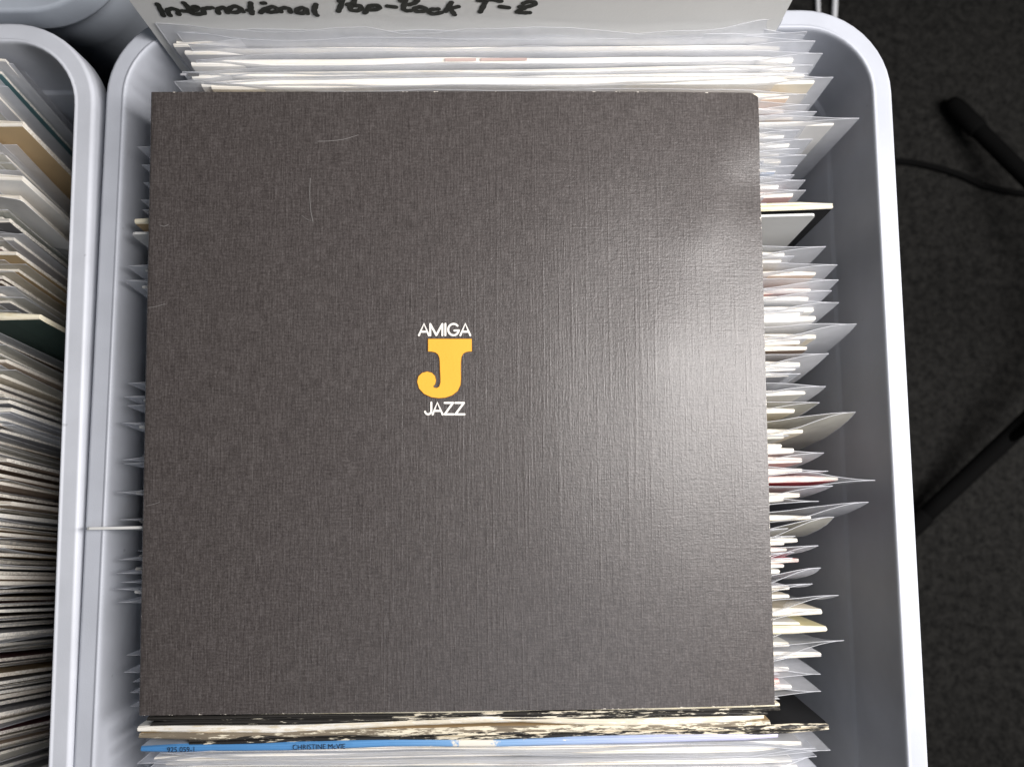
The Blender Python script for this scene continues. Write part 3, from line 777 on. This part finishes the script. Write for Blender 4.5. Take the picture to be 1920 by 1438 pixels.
# ------------------------------------------------------------------ records in the left crate
cols = ['pale grey', 'grey', 'brown', 'grey', 'brown', 'beige', 'dark grey', 'grey', 'cream', 'maroon', 'tan', 'pale grey', 'dark grey', 'brown', 'teal']
random.seed(21)
spec = {}                                            # ones singled out in the photo, by row
LC = []
py = 96; k = 0
while py < 1720:
    LC.append(py); py += 12.4 + random.uniform(-2.6, 2.6)
for i, py in enumerate(LC):
    lean = 13 if py < 250 else (13 - (py - 250) / 350 * 5 if py < 600 else 8 + max(0, (py - 1000) / 250) * 1.5)
    lean = min(lean, 11.5) + random.uniform(-.4, .4)
    bare_ = random.random() < (.22 if py < 750 else .45)
    col = random.choice(cols if py < 820 else ['brown', 'beige', 'grey', 'tan', 'cream', 'beige', 'brown', 'pale grey', 'grey', 'maroon'])
    z = random.uniform(-.012, -.003)
    xr = -.270 + random.uniform(-.007, .009) - (.012 if py < 230 else 0)
    th = random.uniform(.0023, .0034); rot = R(random.uniform(-.7, .4))
    p = at(20, py, z)
    o = {}
    desc = None
    if abs(py - 240) < 8 and 'tan' not in spec: spec['tan'] = 1; col, bare_, xr, th, z = 'tan', True, -.2600, .0044, .001; desc = 'bare tan card sleeve, worn corner showing in the upper left crate'
    elif abs(py - 345) < 8 and 'w' not in spec: spec['w'] = 1; col, bare_, xr, th, z = 'white', True, -.2580, .0042, .002; desc = 'bare white card sleeve with thick edge in the left crate'
    elif abs(py - 596) < 8 and 'g' not in spec: spec['g'] = 1; col, bare_, xr, th, z = 'dark green', True, -.2445, .0042, .0015; desc = 'bare dark green sleeve with worn cream edge in the left crate'
    elif py < 330 and col in ('tan', 'brown', 'maroon', 'dark grey'): col, bare_ = 'pale grey', False
    W = .322
    root2, h = stand(Vector((xr, p.y, z)), xr - W / 2, rot, lean, z)
    edge = EDGE[col]
    if desc and col == 'dark green': edge = M_board
    cov = W / 2 - (.0006 if bare_ else random.uniform(.004, .011))
    cover_part(root2, cov - .315, cov, h - (.0005 if bare_ else random.uniform(.003, .006)), th, FACE[col], edge, nxt(), gap=i % 2 == 0, wob=.001)
    if not bare_: film_part(root2, -W / 2, W / 2, h, th, nxt(), curl_r=random.uniform(-.002, .003), openw=random.uniform(.0008, .0022), film=M_film_y if random.random() < .5 else M_film, drop_r=random.uniform(0, .004))
    if not desc and py > 1455: desc = 'record near the unseen front of the left crate, %s edge from its far end' % ordinal(i + 1)
    if not desc: desc = '%s %s, %s edge from the far end of the left crate' % (col, 'bare card sleeve' if bare_ else 'record in plastic', ordinal(i + 1))
    tag(root2, desc, 'record', 'records at the near end of the left crate' if py > 1455 else 'records in the left crate')
# a slip of paper tucked between the sleeves
pp = at(20, 372, .004)
slip, hs = stand(pp, pp.x - .02, R(-9), 11, .004, 'paper_slip')
slab('paper', slip, -.05, .026, hs, .0003, FACE['white'], z0=hs - .06)
tag(slip, 'small white paper slip tucked between sleeves in the left crate', 'paper')

# the near ends of both crates, below the picture, are filled unseen to keep light out: copies of one plain record
def copy_tree(o, parent=None):
    c = o.copy(); C.objects.link(c); c.parent = parent
    for ch in list(o.children): copy_tree(ch, c)
    return c
proto, hq = stand(Vector((.15, -.1745, -.003)), .15 - .163, R(.5), -.5, -.003)
cover_part(proto, -.156, .159, hq - .004, .0068, FACE['white'], EDGE['white'], nxt(), gap=True)
film_part(proto, -.163, .163, hq, .0068, nxt())
k = 0; y = proto.location.y
while y > -.318:
    o = proto if k == 0 else copy_tree(proto)
    o.location.y = y; o.location.x = -.013 + .010 * math.sin(k * 2.3); o.rotation_euler.z = R(.4 + .3 * math.sin(k * 1.7)); k += 1; y -= .0090
    tag(o, 'record in clear sleeve at the unseen front of the crate, %s past the visible ones' % ordinal(k), 'record', 'records at the near end of the main crate')

# ------------------------------------------------------------------ things on the floor at the right
def floor_at(px, py, z=0.006): return at(px, py, ZF + z)
def stand_thing():
    hub = at(2190, 560, ZF + .10)
    t = empty('tripod_stand', (hub.x, hub.y, ZF))
    tag(t, 'black tripod stand with legs splayed on the carpet at right', 'stand')
    o = t.location
    def L(p): return Vector(p) - Vector(o)
    ends = [at(1795, 205, ZF + .012), at(1690, 1008, ZF + .012)]
    c = Vector((hub.x, hub.y, 0)); third = c * 2 - (ends[0] + ends[1]) / 2; third.z = ZF + .012; ends.append(third)
    top = Vector((hub.x, hub.y, ZF + .085))
    for e in ends:
        v, f = tube_geo([L(e + (top - e) * k / 6) for k in range(7)], .0076, 10); lg = meshobj('leg', v, f, M_blackmetal, t, smooth=True)
        d = (top - e).normalized()
        v, f = tube_geo([L(e - d * .012), L(e - d * .010), L(e - d * .004), L(e + d * .028), L(e + d * .030)], [.004, .0070, .0088, .0090, .0080], 10); meshobj('rubber_foot', v, f, M_rubber, lg, smooth=True)
        b0 = e + (top - e) * .42; v, f = tube_geo([L(b0), L(Vector((hub.x, hub.y, ZF + .20)))], .0042, 8); meshobj('brace', v, f, M_blackmetal, t, smooth=True)
    v, f = tube_geo([L((hub.x, hub.y, ZF + .04)), L((hub.x, hub.y, ZF + .5)), L((hub.x, hub.y, ZF + .95))], .0125, 12); meshobj('pole', v, f, M_blackmetal, t, smooth=True)
    v, f = tube_geo([L((hub.x, hub.y, ZF + z)) for z in (.072, .075, .10, .103)], [.012, .021, .021, .012], 12); meshobj('collar', v, f, M_blackmetal, t, smooth=True)
    v, f = tube_geo([L((hub.x, hub.y, ZF + z)) for z in (.19, .193, .215, .218)], [.012, .018, .018, .012], 12); meshobj('collar', v, f, M_blackmetal, t, smooth=True)
stand_thing()
def cable(name, pxs, r, mat, label, z=.004):
    pts = spline([at(x, y, ZF + z) for x, y in pxs], 8)
    v, f = tube_geo(pts, r, 8); o = meshobj(name, v, f, mat, None, smooth=True)
    return tag(o, label, 'cable')
cable('cable', [(1560, 296), (1690, 303), (1745, 312), (1800, 328), (1850, 350), (1920, 363), (2050, 372)], .0030, M_rubber, 'thin black cable curving over the carpet right of the crate')
cable('cable', [(1534, -70), (1533, -20), (1534, 18), (1535, 60)], .0020, M_cable_w, 'pale thin cable behind the crate, left one of two')
cable('cable', [(1564, -70), (1566, -20), (1565, 18), (1563, 60)], .0026, M_cable_w, 'pale thin cable behind the crate, right one of two')
